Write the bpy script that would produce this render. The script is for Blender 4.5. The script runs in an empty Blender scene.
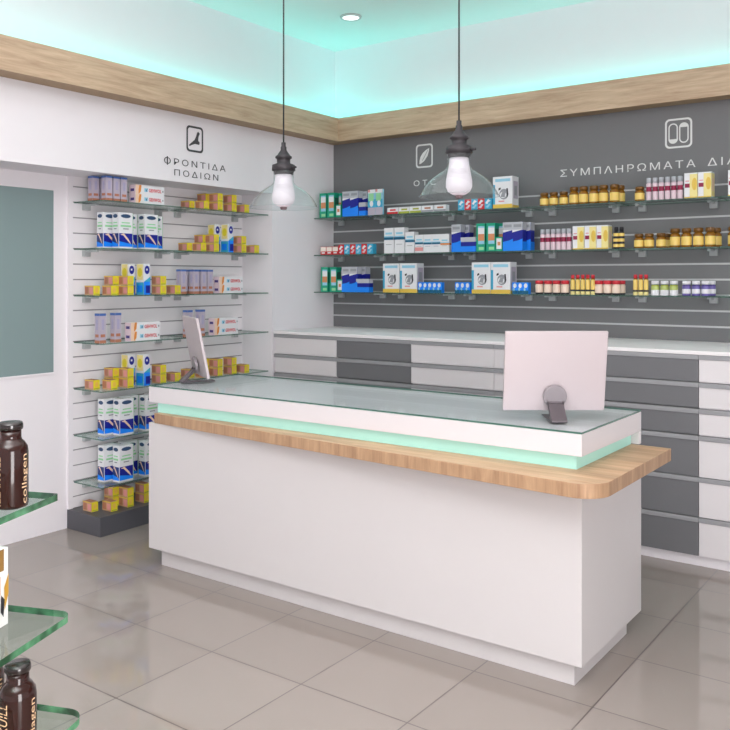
import bpy, bmesh, math, random
from mathutils import Vector, Matrix
random.seed(7)
PI = math.pi
scene = bpy.context.scene
COL = scene.collection

# ------------------------------------------------------------------ camera
FPX, Y0, TH, H = 852.7, 279.1, 0.6266, 1.6
SN, CS = math.sin(TH), math.cos(TH)

def ray(px, py=None):
    a = (px - 365) / FPX
    b = 0 if py is None else (Y0 - py) / FPX
    return -SN + a * CS, CS + a * SN, b
def x_on(px, Y):            # X of the point seen in column px on the plane y = Y
    dx, dy, _ = ray(px); return Y * dx / dy
def y_on(px, X):            # Y of the point seen in column px on the plane x = X
    dx, dy, _ = ray(px); return X * dy / dx
def at_z(px, py, Z):
    dx, dy, b = ray(px, py); t = (Z - H) / b
    return Vector((dx * t, dy * t, Z))

cam = bpy.data.cameras.new('camera'); camo = bpy.data.objects.new('camera', cam); COL.objects.link(camo)
camo.location = (0, 0, H); camo.rotation_euler = (PI / 2, 0, TH)
cam.sensor_width = 36; cam.lens = FPX / 730 * 36; cam.shift_y = -(365 - Y0) / 730
cam.clip_start = .05
scene.camera = camo
scene.view_settings.view_transform = 'Standard'
scene.view_settings.look = 'None'; scene.view_settings.exposure = -.22
scene.cycles.transparent_max_bounces = 24

# ------------------------------------------------------------------ materials
def lin(c):
    c = c / 255
    return c / 12.92 if c <= .04045 else ((c + .055) / 1.055) ** 2.4
def rgb(*c): return (lin(c[0]), lin(c[1]), lin(c[2]), 1)
_M = {}
def mat(name, c, rough=.5, metal=0, spec=.5, vary=.03, scale=9., bump=0):
    if name in _M: return _M[name]
    m = bpy.data.materials.new(name); m.use_nodes = True
    n, l = m.node_tree.nodes, m.node_tree.links
    p = n['Principled BSDF']
    p.inputs['Roughness'].default_value = rough; p.inputs['Metallic'].default_value = metal
    p.inputs['Specular IOR Level'].default_value = spec
    tc = n.new('ShaderNodeTexCoord'); nz = n.new('ShaderNodeTexNoise'); nz.inputs['Scale'].default_value = scale
    nz.inputs['Detail'].default_value = 2
    l.new(tc.outputs['Object'], nz.inputs['Vector'])
    mx = n.new('ShaderNodeMix'); mx.data_type = 'RGBA'
    k = rgb(*c)
    mx.inputs['A'].default_value = tuple(v * (1 - vary) for v in k[:3]) + (1,)
    mx.inputs['B'].default_value = tuple(min(1, v * (1 + vary)) for v in k[:3]) + (1,)
    l.new(nz.outputs['Fac'], mx.inputs['Factor']); l.new(mx.outputs['Result'], p.inputs['Base Color'])
    _M[name] = m
    return m
def emit(name, c, s):
    if name in _M: return _M[name]
    m = bpy.data.materials.new(name); m.use_nodes = True
    p = m.node_tree.nodes['Principled BSDF']
    p.inputs['Base Color'].default_value = rgb(*c); p.inputs['Emission Color'].default_value = rgb(*c)
    p.inputs['Emission Strength'].default_value = s; p.inputs['Roughness'].default_value = .4
    _M[name] = m; return m
def glass(name, tint, edge=None, strength=1., rough=.02, haze=0., hcol=(238, 244, 244)):
    """thin clear sheet: tinted transmission plus fresnel reflection"""
    if name in _M: return _M[name]
    m = bpy.data.materials.new(name); m.use_nodes = True
    n, l = m.node_tree.nodes, m.node_tree.links
    n.clear()
    out = n.new('ShaderNodeOutputMaterial'); tr = n.new('ShaderNodeBsdfTransparent'); gl = n.new('ShaderNodeBsdfGlossy')
    lw = n.new('ShaderNodeLayerWeight'); lw.inputs['Blend'].default_value = .5; mx = n.new('ShaderNodeMixShader')
    pw = n.new('ShaderNodeMath'); pw.operation = 'POWER'; pw.inputs[1].default_value = 5
    fr = n.new('ShaderNodeMath'); fr.operation = 'MULTIPLY_ADD'; fr.inputs[1].default_value = strength * .95; fr.inputs[2].default_value = strength * .045
    l.new(lw.outputs['Facing'], pw.inputs[0]); l.new(pw.outputs[0], fr.inputs[0])
    tr.inputs['Color'].default_value = rgb(*tint); gl.inputs['Roughness'].default_value = rough
    l.new(fr.outputs[0], mx.inputs[0]); l.new(gl.outputs[0], mx.inputs[2])
    if haze:
        df = n.new('ShaderNodeBsdfDiffuse'); df.inputs['Color'].default_value = rgb(*hcol)
        m2 = n.new('ShaderNodeMixShader'); m2.inputs[0].default_value = haze
        l.new(tr.outputs[0], m2.inputs[1]); l.new(df.outputs[0], m2.inputs[2]); l.new(m2.outputs[0], mx.inputs[1])
    else:
        l.new(tr.outputs[0], mx.inputs[1])
    l.new(mx.outputs[0], out.inputs[0])
    _M[name] = m; return m

def wood_mat(name, c1, c2, axis, stave=None):
    m = bpy.data.materials.new(name); m.use_nodes = True
    n, l = m.node_tree.nodes, m.node_tree.links
    p = n['Principled BSDF']; p.inputs['Roughness'].default_value = .5
    g = n.new('ShaderNodeNewGeometry')
    mp = n.new('ShaderNodeMapping'); l.new(g.outputs['Position'], mp.inputs['Vector'])
    s = [9, 9, 9]; s[axis] = .9
    mp.inputs['Scale'].default_value = s
    nz = n.new('ShaderNodeTexNoise'); nz.inputs['Scale'].default_value = 3.2; nz.inputs['Detail'].default_value = 7
    nz.inputs['Roughness'].default_value = .62; nz.inputs['Distortion'].default_value = .6
    l.new(mp.outputs[0], nz.inputs['Vector'])
    mp2 = n.new('ShaderNodeMapping'); l.new(g.outputs['Position'], mp2.inputs['Vector'])
    s2 = [60, 60, 60]; s2[axis] = 3
    mp2.inputs['Scale'].default_value = s2
    n2 = n.new('ShaderNodeTexNoise'); n2.inputs['Scale'].default_value = 2.; n2.inputs['Detail'].default_value = 3
    l.new(mp2.outputs[0], n2.inputs['Vector'])
    ad = n.new('ShaderNodeMath'); ad.operation = 'MULTIPLY_ADD'; ad.inputs[1].default_value = .3
    l.new(n2.outputs['Fac'], ad.inputs[0]); l.new(nz.outputs['Fac'], ad.inputs[2])
    rp = n.new('ShaderNodeValToRGB'); rp.color_ramp.elements[0].position = .45; rp.color_ramp.elements[1].position = .88
    rp.color_ramp.elements[0].color = rgb(*c2); rp.color_ramp.elements[1].color = rgb(*c1)
    l.new(ad.outputs[0], rp.inputs[0])
    res = rp.outputs[0]
    if stave:
        br = n.new('ShaderNodeTexBrick'); l.new(g.outputs['Position'], br.inputs['Vector'])
        br.inputs['Scale'].default_value = 1; br.inputs['Mortar Size'].default_value = .0006
        br.inputs['Brick Width'].default_value = stave[0]; br.inputs['Row Height'].default_value = stave[1]
        br.inputs['Color1'].default_value = (.84, .82, .80, 1); br.inputs['Color2'].default_value = (1.08, 1.06, 1.02, 1)
        br.inputs['Mortar'].default_value = (.7, .65, .6, 1)
        mu = n.new('ShaderNodeMix'); mu.data_type = 'RGBA'; mu.blend_type = 'MULTIPLY'; mu.inputs['Factor'].default_value = 1
        l.new(res, mu.inputs['A']); l.new(br.outputs['Color'], mu.inputs['B']); res = mu.outputs['Result']
    l.new(res, p.inputs['Base Color'])
    return m

WHITE = mat('white paint', (240, 235, 240), .55, vary=.01)
WHITE_GLOSS = mat('white lacquer', (228, 223, 226), .32, vary=.01)
COUNTER = mat('counter lacquer', (208, 203, 204), .34, vary=.01)
CEIL = mat('ceiling paint', (238, 240, 240), .7, vary=.01)
SLATW = mat('white slat board', (240, 235, 239), .5, vary=.01)
GROOVE = mat('shadow groove', (152, 147, 152), .6)
GREYW = mat('dark grey board', (117, 117, 120), .55, vary=.02)
GREYGR = mat('aluminium groove insert', (205, 206, 208), .4, .0)
DRAWG = mat('dark grey drawer front', (114, 114, 118), .5, vary=.02)
HANDLE = mat('grey aluminium handle', (160, 160, 164), .45, .1)
CHAR = mat('charcoal plinth', (82, 82, 88), .4)
SHEETG = glass('shelf glass', (248, 253, 251), strength=.6)
EDGEG = glass('green glass edge', (176, 206, 194), strength=.6, haze=.3, hcol=(120, 150, 140))
BRKT = mat('frosted clip', (176, 178, 181), .35)
SILVER = mat('silver casing', (196, 184, 188), .38, .15, vary=.01)
STEEL = mat('stand metal', (150, 142, 147), .4, .3)
ARM = mat('stand arm metal', (98, 90, 95), .35, .5)
DARK = mat('dark bronze metal', (62, 58, 62), .45, .3)
INKD = mat('dark lettering', (70, 70, 74), .5)
INKW = mat('white lettering', (228, 228, 228), .5)

# ------------------------------------------------------------------ object helpers
def tag(o, label=None, cat=None, group=None, kind=None):
    if label: o['label'] = label
    if cat: o['category'] = cat
    if group: o['group'] = group
    if kind: o['kind'] = kind
    return o
def empty(name, label, cat, loc=(0, 0, 0), rotz=0, group=None):
    o = bpy.data.objects.new(name, None); COL.objects.link(o)
    o.location = loc; o.rotation_euler = (0, 0, rotz); o.empty_display_size = .05
    return tag(o, label, cat, group)
class MB:
    """collects shapes with material slots into one mesh"""
    def __init__(s): s.v = []; s.f = []; s.m = []; s.mats = []; s.sm = []
    def mi(s, m):
        if m not in s.mats: s.mats.append(m)
        return s.mats.index(m)
    def poly(s, pts, m, smooth=False):
        i = len(s.v); s.v += [tuple(p) for p in pts]; s.f.append(list(range(i, i + len(pts)))); s.m.append(s.mi(m)); s.sm.append(smooth)
    def box(s, x0, x1, y0, y1, z0, z1, m, faces=None):
        i = len(s.v)
        s.v += [(x0, y0, z0), (x1, y0, z0), (x1, y1, z0), (x0, y1, z0), (x0, y0, z1), (x1, y0, z1), (x1, y1, z1), (x0, y1, z1)]
        fs = {'B': (0, 3, 2, 1), 'T': (4, 5, 6, 7), 'F': (0, 1, 5, 4), 'R': (1, 2, 6, 5), 'K': (2, 3, 7, 6), 'L': (3, 0, 4, 7)}
        for k, f in fs.items():
            mm = faces.get(k, m) if faces else m
            s.f.append([i + q for q in f]); s.m.append(s.mi(mm)); s.sm.append(False)
        return s
    def lathe(s, prof, seg=16, c=(0, 0), mats=None, m=None, caps=True):
        """prof: list of (r, z); mats: one per ring gap"""
        i = len(s.v); n = len(prof)
        for r, z in prof:
            for k in range(seg):
                a = 2 * PI * k / seg; s.v.append((c[0] + r * math.cos(a), c[1] + r * math.sin(a), z))
        for j in range(n - 1):
            mm = mats[j] if mats else m
            for k in range(seg):
                k2 = (k + 1) % seg
                s.f.append([i + j * seg + k, i + j * seg + k2, i + (j + 1) * seg + k2, i + (j + 1) * seg + k]); s.m.append(s.mi(mm)); s.sm.append(True)
        if caps:
            if prof[0][0] > 1e-5: s.f.append([i + k for k in range(seg)][::-1]); s.m.append(s.mi(mats[0] if mats else m)); s.sm.append(False)
            if prof[-1][0] > 1e-5: s.f.append([i + (n - 1) * seg + k for k in range(seg)]); s.m.append(s.mi(mats[-1] if mats else m)); s.sm.append(False)
        return s
    def prism(s, pts, z0, z1, m, side=None):
        """plan outline (counter-clockwise) from z0 to z1"""
        i = len(s.v); n = len(pts)
        s.v += [(p[0], p[1], z0) for p in pts] + [(p[0], p[1], z1) for p in pts]
        s.f.append([i + k for k in range(n)][::-1]); s.m.append(s.mi(m)); s.sm.append(False)
        s.f.append([i + n + k for k in range(n)]); s.m.append(s.mi(m)); s.sm.append(False)
        for k in range(n):
            k2 = (k + 1) % n
            s.f.append([i + k, i + k2, i + n + k2, i + n + k]); s.m.append(s.mi(side or m)); s.sm.append(False)
        return s
    def tube(s, pts, r, m, seg=10):
        pts = [Vector(p) for p in pts]; i = len(s.v)
        for j, p in enumerate(pts):
            d = (pts[min(j + 1, len(pts) - 1)] - pts[max(j - 1, 0)]).normalized()
            u = d.orthogonal().normalized(); w = d.cross(u)
            rr = r[j] if isinstance(r, (list, tuple)) else r
            for k in range(seg):
                a = 2 * PI * k / seg; q = p + (u * math.cos(a) + w * math.sin(a)) * rr; s.v.append(tuple(q))
        for j in range(len(pts) - 1):
            for k in range(seg):
                k2 = (k + 1) % seg
                s.f.append([i + j * seg + k, i + j * seg + k2, i + (j + 1) * seg + k2, i + (j + 1) * seg + k]); s.m.append(s.mi(m)); s.sm.append(True)
        s.f.append([i + k for k in range(seg)][::-1]); s.m.append(s.mi(m)); s.sm.append(False)
        s.f.append([i + (len(pts) - 1) * seg + k for k in range(seg)]); s.m.append(s.mi(m)); s.sm.append(False)
        return s
    def mesh(s, name):
        me = bpy.data.meshes.new(name); me.from_pydata(s.v, [], s.f)
        for m in s.mats: me.materials.append(m)
        for p, k, q in zip(me.polygons, s.m, s.sm): p.material_index = k; p.use_smooth = q
        me.update(); return me
    def obj(s, name, parent=None, loc=(0, 0, 0), bevel=0):
        o = bpy.data.objects.new(name, s.mesh(name)); COL.objects.link(o); o.location = loc
        if parent: o.parent = parent
        if bevel:
            b = o.modifiers.new('bevel', 'BEVEL'); b.width = bevel; b.segments = 2; b.limit_method = 'ANGLE'
        return o
def struct(mb, name, parent=None, bevel=0):
    o = mb.obj(name, parent, bevel=bevel)
    if not parent: o['kind'] = 'structure'
    return o
def copy_tree(o, parent=None):
    c = o.copy(); COL.objects.link(c)
    if parent: c.parent = parent
    for ch in list(o.children): copy_tree(ch, c)
    return c
def text_mesh(txt, w, h, m, name, space=1.0, bold=0):
    """flat lettering in the local xz plane, facing -y, w wide and h high, origin at its lower left"""
    cu = bpy.data.curves.new('tmp', 'FONT'); cu.body = txt; cu.space_character = space; cu.resolution_u = 3; cu.offset = bold
    to = bpy.data.objects.new('tmp', cu); COL.objects.link(to)
    bpy.context.view_layer.update()
    dg = bpy.context.evaluated_depsgraph_get()
    me = bpy.data.meshes.new_from_object(to.evaluated_get(dg)); bpy.data.objects.remove(to)
    xs = [v.co.x for v in me.vertices]; ys = [v.co.y for v in me.vertices]
    x0, x1, y0, y1 = min(xs), max(xs), min(ys), max(ys)
    for v in me.vertices:
        v.co = Vector(((v.co.x - x0) / (x1 - x0) * w, 0, (v.co.y - y0) / (y1 - y0) * h))
    me.materials.clear(); me.materials.append(m); me.name = name
    return me
def mesh_obj(name, me, parent=None, loc=(0, 0, 0), rot=(0, 0, 0)):
    o = bpy.data.objects.new(name, me); COL.objects.link(o); o.location = loc; o.rotation_euler = rot
    if parent: o.parent = parent
    return o
ORD = ['zeroth', 'first', 'second', 'third', 'fourth', 'fifth', 'sixth', 'seventh', 'eighth', 'ninth', 'tenth', 'eleventh', 'twelfth']

# ------------------------------------------------------------------ room
XL, XB, YB, YN1, ZS, ZC = -4.43, -4.762, 5.686, 4.90, 2.262, 3.52
YF, XR = -2.5, 4.2
# floor: polished half-metre tiles
fm = bpy.data.materials.new('polished floor tile'); fm.use_nodes = True
n, l = fm.node_tree.nodes, fm.node_tree.links
p = n['Principled BSDF']
g = n.new('ShaderNodeNewGeometry'); sx = n.new('ShaderNodeSeparateXYZ'); l.new(g.outputs['Position'], sx.inputs[0])
def math_node(op, a, b=None):
    k = n.new('ShaderNodeMath'); k.operation = op
    for i, q in enumerate((a, b)):
        if q is None: continue
        if isinstance(q, (int, float)): k.inputs[i].default_value = q
        else: l.new(q, k.inputs[i])
    return k.outputs[0]
cells, edges = [], []
for ax, off in (('X', -1.18), ('Y', 3.08)):
    q = math_node('DIVIDE', math_node('SUBTRACT', sx.outputs[ax], off), .5)
    cells.append(math_node('FLOOR', q)); fr = math_node('FRACT', q)
    d = math_node('MINIMUM', fr, math_node('SUBTRACT', 1.0, fr))
    edges.append(math_node('LESS_THAN', d, .0052))
line = math_node('MAXIMUM', *edges)
cb = n.new('ShaderNodeCombineXYZ'); l.new(cells[0], cb.inputs[0]); l.new(cells[1], cb.inputs[1])
wn = n.new('ShaderNodeTexWhiteNoise'); l.new(cb.outputs[0], wn.inputs['Vector'])
mx = n.new('ShaderNodeMix'); mx.data_type = 'RGBA'
mx.inputs['A'].default_value = rgb(154, 144, 138); mx.inputs['B'].default_value = rgb(159, 149, 143)
l.new(wn.outputs['Value'], mx.inputs['Factor'])
m2 = n.new('ShaderNodeMix'); m2.data_type = 'RGBA'; m2.inputs['B'].default_value = rgb(92, 82, 79)
l.new(line, m2.inputs['Factor']); l.new(mx.outputs['Result'], m2.inputs['A']); l.new(m2.outputs['Result'], p.inputs['Base Color'])
rn = math_node('MULTIPLY_ADD', line, .4); n[-1].inputs[2].default_value = .05
l.new(rn, p.inputs['Roughness']); p.inputs['IOR'].default_value = 1.55
b = MB(); b.box(XB - .1, XR, YF, YB + .1, -.06, 0, fm); struct(b, 'floor')
b = MB(); b.box(XB - .1, XR, YF, YB + .1, ZC, ZC + .06, CEIL); struct(b, 'ceiling')

# left wall: recessed back plane, deep soffit over the niche, pillar by the corner
SLY0, SLY1 = y_on(71.3, XB), YN1
PLY0 = y_on(66.8, XB)
b = MB(); b.box(XB - .1, XB, YF, YB + .1, 0, ZC, WHITE); struct(b, 'wall_left')
b = MB(); b.box(XB, XL, YF, YB, ZS, ZC, WHITE); struct(b, 'wall_left_soffit')
b = MB(); b.box(XB, XL, YN1, YB, 0, ZS, WHITE); struct(b, 'wall_left_pillar')
b = MB(); b.box(XB, XB + .018, PLY0, SLY0, .1225, ZS, WHITE); struct(b, 'trim_5')
# slat boards of the niche (white) with grooves every 10 cm
b = MB(); b.box(XB, XB + .009, SLY0, SLY1, .1225, ZS, GROOVE)
zz = .1
edges_z = [.122] + [round(.197 + .1 * k, 3) for k in range(21)] + [ZS]
for z0, z1 in zip(edges_z[:-1], edges_z[1:]):
    if z1 - z0 > .012: b.box(XB + .009, XB + .016, SLY0, SLY1, z0 + .004, z1 - .004 if z1 < ZS else z1, SLATW)
struct(b, 'trim_1')
# back wall: white upper part, dark grey slat boards below
b = MB(); b.box(XL - .4, XR, YB, YB + .1, 0, ZC, WHITE)
struct(b, 'wall_back')
b = MB(); b.box(XL, XR, YB - .014, YB, 1.16, 2.73, GREYGR)
ez = [1.16] + [round(1.3 + .1 * k - .003, 3) for k in range(10)] + [2.735]
for z0, z1 in zip(ez[:-1], ez[1:]):
    b.box(XL, XR, YB - .018, YB - .014, z0 + .006, z1 - .006, GREYW)
struct(b, 'trim_2')
# oak cornice hiding the cove light
BD, ZB0, ZB1 = .15, 2.729, 2.921
OAKY = wood_mat('oak cornice along the left wall', (216, 190, 162), (180, 150, 124), 1)
OAKX = wood_mat('oak cornice along the back wall', (216, 190, 162), (180, 150, 124), 0)
OAKU = mat('shaded oak underside', (168, 142, 112), .6)  # darker copy of the oak: shade under the cornice put into the colour
b = MB()
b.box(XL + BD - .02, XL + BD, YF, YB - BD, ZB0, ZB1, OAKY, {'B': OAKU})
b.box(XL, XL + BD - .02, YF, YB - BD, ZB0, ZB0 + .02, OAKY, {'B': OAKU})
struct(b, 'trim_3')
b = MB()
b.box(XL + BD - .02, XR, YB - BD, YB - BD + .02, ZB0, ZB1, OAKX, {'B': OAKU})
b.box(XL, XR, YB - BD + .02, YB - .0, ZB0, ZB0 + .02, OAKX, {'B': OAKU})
struct(b, 'trim_4')
# frosted window in the left wall
wy1, wy0, wz0, wz1 = 3.212, 1.6, 1.012, 2.16
FROST = mat('frosted teal glass', (134, 153, 154), .35, vary=.05, scale=.8)
b = MB(); b.box(XB, XB + .006, wy0, wy1, wz0, wz1, FROST)
win = bpy.data.objects.new('window_1', None); COL.objects.link(win); win['kind'] = 'structure'
b.obj('pane', win)
b = MB(); f = .012
for a in ((wy0 - f, wy0, wz0 - f, wz1 + f), (wy1, wy1 + f, wz0 - f, wz1 + f), (wy0, wy1, wz0 - f, wz0), (wy0, wy1, wz1, wz1 + f)):
    b.box(XB, XB + .009, a[0], a[1], a[2], a[3], WHITE)
b.obj('frame', win)

# ------------------------------------------------------------------ wall signs
def rrect(x0, x1, z0, z1, r, seg=5):
    pts = []
    for cx, cz, a0 in ((x1 - r, z0 + r, -PI / 2), (x1 - r, z1 - r, 0), (x0 + r, z1 - r, PI / 2), (x0 + r, z0 + r, PI)):
        for k in range(seg + 1):
            a = a0 + PI / 2 * k / seg; pts.append((cx + r * math.cos(a), cz + r * math.sin(a)))
    return pts
def ring(b, outer, inner, y, m):
    k = len(outer)
    for i in range(k):
        j = (i + 1) % k
        b.poly([(outer[i][0], y, outer[i][1]), (outer[j][0], y, outer[j][1]), (inner[j][0], y, inner[j][1]), (inner[i][0], y, inner[i][1])], m)
def flat(b, pts, y, m): b.poly([(p[0], y, p[1]) for p in pts], m)
def frame_icon(w, h, t, m):
    b = MB(); ring(b, rrect(-w / 2, w / 2, 0, h, w * .17), rrect(-w / 2 + t, w / 2 - t, t, h - t, w * .12), 0, m); return b
# foot-care sign on the soffit
s = empty('wall_sign', 'dark Greek lettering under a framed foot icon on white wall', 'sign', (XL + .003, y_on(194.6, XL), 2.2), PI / 2)
b = frame_icon(.155, .18, .014, INKD)
ft = [(-.055, .045), (-.05, .037), (-.03, .047), (.0, .058), (.04, .056), (.045, .072), (.03, .085), (.033, .11), (.045, .135), (.03, .147), (.02, .138), (.008, .105), (-.005, .085), (-.03, .065)]
flat(b, ft, -.0005, INKD)
b.obj('icon', s, (0, 0, .28))
ya, yb_ = y_on(163.7, XL), y_on(225.3, XL)
me = text_mesh('ΟΡΟΝΤΙΔΑ', yb_ - ya, .044, INKD, 'lettering', 1.35)
ox = max(v.co.x for v in me.vertices if v.co.x < (yb_ - ya) * .105) / 2
bm = bmesh.new(); bm.from_mesh(me)      # the upright of the phi
bm.faces.new([bm.verts.new(q) for q in ((ox - .005, -.0003, -.007), (ox + .005, -.0003, -.007), (ox + .005, -.0003, .051), (ox - .005, -.0003, .051))])
bm.to_mesh(me); bm.free()
mesh_obj('lettering', me, s, (ya - s.location.y, 0, .174))
ya, yb_ = y_on(174, XL), y_on(218, XL)
mesh_obj('lettering', text_mesh('ΠΟΔΙΩΝ', yb_ - ya, .043, INKD, 'lettering', 1.35), s, (ya - s.location.y, 0, .102))
# leaf sign
YS = YB - .0195
s = empty('wall_sign', 'white lettering under a framed leaf icon on dark grey wall', 'sign', (x_on(424.3, YS), YS, 2.2))
b = frame_icon(.155, .185, .013, INKW)
flat(b, [(-.045, .03), (-.03, .034), (.0, .052), (.03, .09), (.042, .125), (.045, .15), (.02, .14), (-.012, .118), (-.035, .088), (-.044, .058)], -.0005, INKW)
b.poly([(-.02, -.001, .055), (-.016, -.001, .055), (.036, -.001, .138), (.033, -.001, .14)], GREYW)
b.obj('icon', s, (0, 0, .27))
x0, x1 = x_on(413.6, YS), x_on(435.4, YS)
mesh_obj('lettering', text_mesh('OTC', x1 - x0, .046, INKW, 'lettering', 1.6), s, (x0 - s.location.x, 0, .13))
# capsule sign
s = empty('wall_sign', 'wide white Greek lettering under framed two-capsule icon on grey wall', 'sign', (x_on(678.5, YS), YS, 2.2))
b = frame_icon(.172, .192, .012, INKW)
for cx, fill in ((-.034, 0), (.034, 1)):
    ring(b, rrect(cx - .03, cx + .03, .03, .162, .029, 8), rrect(cx - .022, cx + .022, .038, .154, .0215, 8), -.0005, INKW)
    if fill == 0: flat(b, [q for q in rrect(cx - .022, cx + .022, .038, .154, .0215, 8) if q[1] < .07] , -.0006, INKW)
    else:
        flat(b, [q for q in rrect(cx - .022, cx + .022, .038, .154, .0215, 8) if q[1] > .13], -.0006, INKW)
b.obj('icon', s, (0, 0, .25))
x0, x1 = x_on(560.3, YS), x_on(695.5, YS)
mesh_obj('lettering', text_mesh('ΣΥΜΠΛΗΡΩΜΑΤΑ', x1 - x0, .05, INKW, 'lettering', 1.3), s, (x0 - s.location.x, 0, .119))
x0, x1 = x_on(707.5, YS), x_on(737, YS)
mesh_obj('lettering', text_mesh('ΔΙΑ', x1 - x0, .05, INKW, 'lettering', 1.3), s, (x0 - s.location.x, 0, .119))

# ------------------------------------------------------------------ niche plinth, shelves
b = MB(); b.box(XB + .001, -4.42, PLY0, SLY1 - .001, .0, .1215, CHAR)
pl = b.obj('display_plinth', bevel=.003); tag(pl, 'low charcoal plinth at the foot of the white slat wall niche', 'plinth')

def sheet(b, x0, x1, y0, y1, z0, z1): b.box(x0, x1, y0, y1, z0, z1, EDGEG, {'T': SHEETG, 'B': SHEETG})
SHZ = [2.097 - .3003 * k for k in range(7)]
LN = ['top', 'second', 'third', 'fourth', 'fifth', 'sixth', 'seventh']
def make_shelf(w, d, place):
    """glass board along local x, wall side at y=0, front at y=-d, top surface at z=0"""
    e = empty('glass_shelf', None, 'shelf')
    b = MB(); sheet(b, -w / 2, w / 2, -d, -.002, -.008, 0); b.obj('glass_board', e)
    for s_ in (-1, 1):
        b = MB(); x = s_ * (w / 2 - .085)
        b.box(x - .024, x + .024, -.03, .0, -.05, -.009, BRKT)
        b.box(x - .012, x + .012, -.13, -.03, -.022, -.009, BRKT)
        b.obj('bracket', e, bevel=.003)
    return e
LSH = {}
yj = 4.125
proto = None
for bay, (ya, yb_) in enumerate(((3.353, yj - .004), (yj + .004, 4.885))):
    w = yb_ - ya; proto = None
    for k in range(7 if bay == 0 else 7):
        if bay == 1 and k > 4: continue
        if proto is None: proto = make_shelf(w, .29, None); e = proto
        else: e = copy_tree(proto)
        e.location = (XB + .0165, (ya + yb_) / 2, SHZ[k]); e.rotation_euler = (0, 0, PI / 2)
        e['label'] = 'clear glass shelf on white slat wall, %s from the top, %s column' % ('first' if k == 0 else LN[k], ['left', 'right'][bay])
        e['group'] = 'glass shelves on the white slat wall'
YSH = 5.395
BAYS = []   # x ranges of the glass boards on the grey wall
pxe = [(338, 380), (402, 449), (473, 526), (554, 613), (644, 711)]
XW = [XL + .006]
for (a0, a1), (b0, b1) in zip(pxe[:-1], pxe[1:]):
    XW.append((x_on(a1, YB - .05) + x_on(b0, YB - .05)) / 2)
XW.append(x_on(722.5, YSH + .1)); XW.append(XW[-1] + (XW[-1] - XW[-2]))
for i in range(6):
    xa, xb = XW[i] + .004, XW[i + 1] - .004
    proto = None
    for k in range(3):
        if proto is None: proto = make_shelf(xb - xa, YB - .0185 - YSH, None); e = proto
        else: e = copy_tree(proto)
        e.location = ((xa + xb) / 2, YB - .0185, SHZ[k])
        e['label'] = 'clear glass shelf on dark grey wall, %s row, %s bay from the corner' % (['top', 'middle', 'bottom'][k], ORD[i + 1])
        e['group'] = 'glass shelves on the grey wall'

# ------------------------------------------------------------------ drawer cabinets and worktop
CY, CZT = 4.919, 1.180
b = MB(); b.box(XL + .002, XR - .5, CY - .008, YB - .02, CZT, 1.202, mat('worktop laminate', (242, 238, 240), .75, spec=.2, vary=.01))
wt = b.obj('worktop', bevel=.002); tag(wt, 'long white worktop over the drawer cabinets along grey wall', 'worktop')
cxs = [XL + .004, -3.818, -3.172, -2.539, -1.907, -1.275, -.643, -.011]
tones = [0, 1, 0, 0, 1, 0, 0]
rows = [(1.157, 1.029), (1.003, .886), (.857, .735), (.708, .502), (.477, .280), (.254, .063)]
def make_cabinet(w, tone):
    e = empty('drawer_cabinet', None, 'cabinet')
    m = DRAWG if tone else WHITE_GLOSS
    b = MB(); b.box(-w / 2, w / 2, .02, YB - CY - .03, .06, CZT - .001, WHITE if not tone else GREYW); b.obj('carcass', e)
    b = MB(); b.box(-w / 2, w / 2, .03, .05, 0, .06, WHITE); b.obj('plinth', e)
    for z1, z0 in rows:
        b = MB(); b.box(-w / 2 + .0015, w / 2 - .0015, 0, .019, z0, z1, m); d = b.obj('drawer', e, bevel=.0015)
        b = MB(); b.box(-w / 2 + .0005, w / 2 - .0005, -.006, .0195, z1 - .004, z1 + .0215, HANDLE); b.obj('handle', d, bevel=.002)
    return e
cl = ['white drawer cabinet at the far left end, beside the white pillar', 'dark grey drawer cabinet between two white ones, left of the upright monitor',
      'white drawer cabinet immediately right of the left dark grey one', 'white drawer cabinet partly hidden behind the large silver monitor',
      'dark grey drawer cabinet right of the large monitor, behind counter end', 'white drawer cabinet at the right edge, beside dark grey drawers']
for i in range(6):
    w = cxs[i + 1] - cxs[i]
    e = make_cabinet(w, tones[i]); e.location = ((cxs[i] + cxs[i + 1]) / 2, CY, 0)
    tag(e, cl[i], 'cabinet', 'drawer cabinets under the worktop')

# ------------------------------------------------------------------ counter
BX0, BX1, BY0, BY1 = -3.774, -1.2505, 3.152, 3.860
ct = empty('service_counter', 'long white service counter with oak ledge, glowing teal strip and glass top', 'counter', ((BX0 + BX1) / 2, (BY0 + BY1) / 2, 0))
off = Vector((-(BX0 + BX1) / 2, -(BY0 + BY1) / 2, 0))
b = MB(); b.box(BX0, BX1, BY0, BY1, .1, .80, COUNTER); b.obj('body', ct, off, bevel=.002)
b = MB(); b.box(BX0 + .05, BX1 - .05, BY0 + .05, BY1 - .05, 0, .1, COUNTER); b.obj('kick_plinth', ct, off)
OAKC = wood_mat('butcher block oak', (216, 184, 152), (184, 146, 114), 0, (.42, .048))
OAKE = wood_mat('butcher block edge', (194, 158, 124), (154, 118, 90), 2)
fx0, fy0, fx1, fy1 = -3.726, BY0 - .002, -1.109, 2.958
pts = [(fx0, BY1 - .03), (fx0, fy0)]
r = .11
fy = lambda x: fy0 + (fy1 - fy0) * (x - fx0) / (fx1 - fx0)
for k in range(9):
    a = -PI / 2 + PI / 2 * k / 8
    pts.append((fx1 - r + r * math.cos(a), fy(fx1 - r) + r + r * math.sin(a)))
pts.append((fx1, BY1 - .03))
b = MB(); b.prism(pts, .8005, .855, OAKC, OAKE); b.obj('wood_ledge', ct, off, bevel=.002)
GLOW = emit('glowing teal acrylic', (164, 212, 200), .36)
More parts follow.
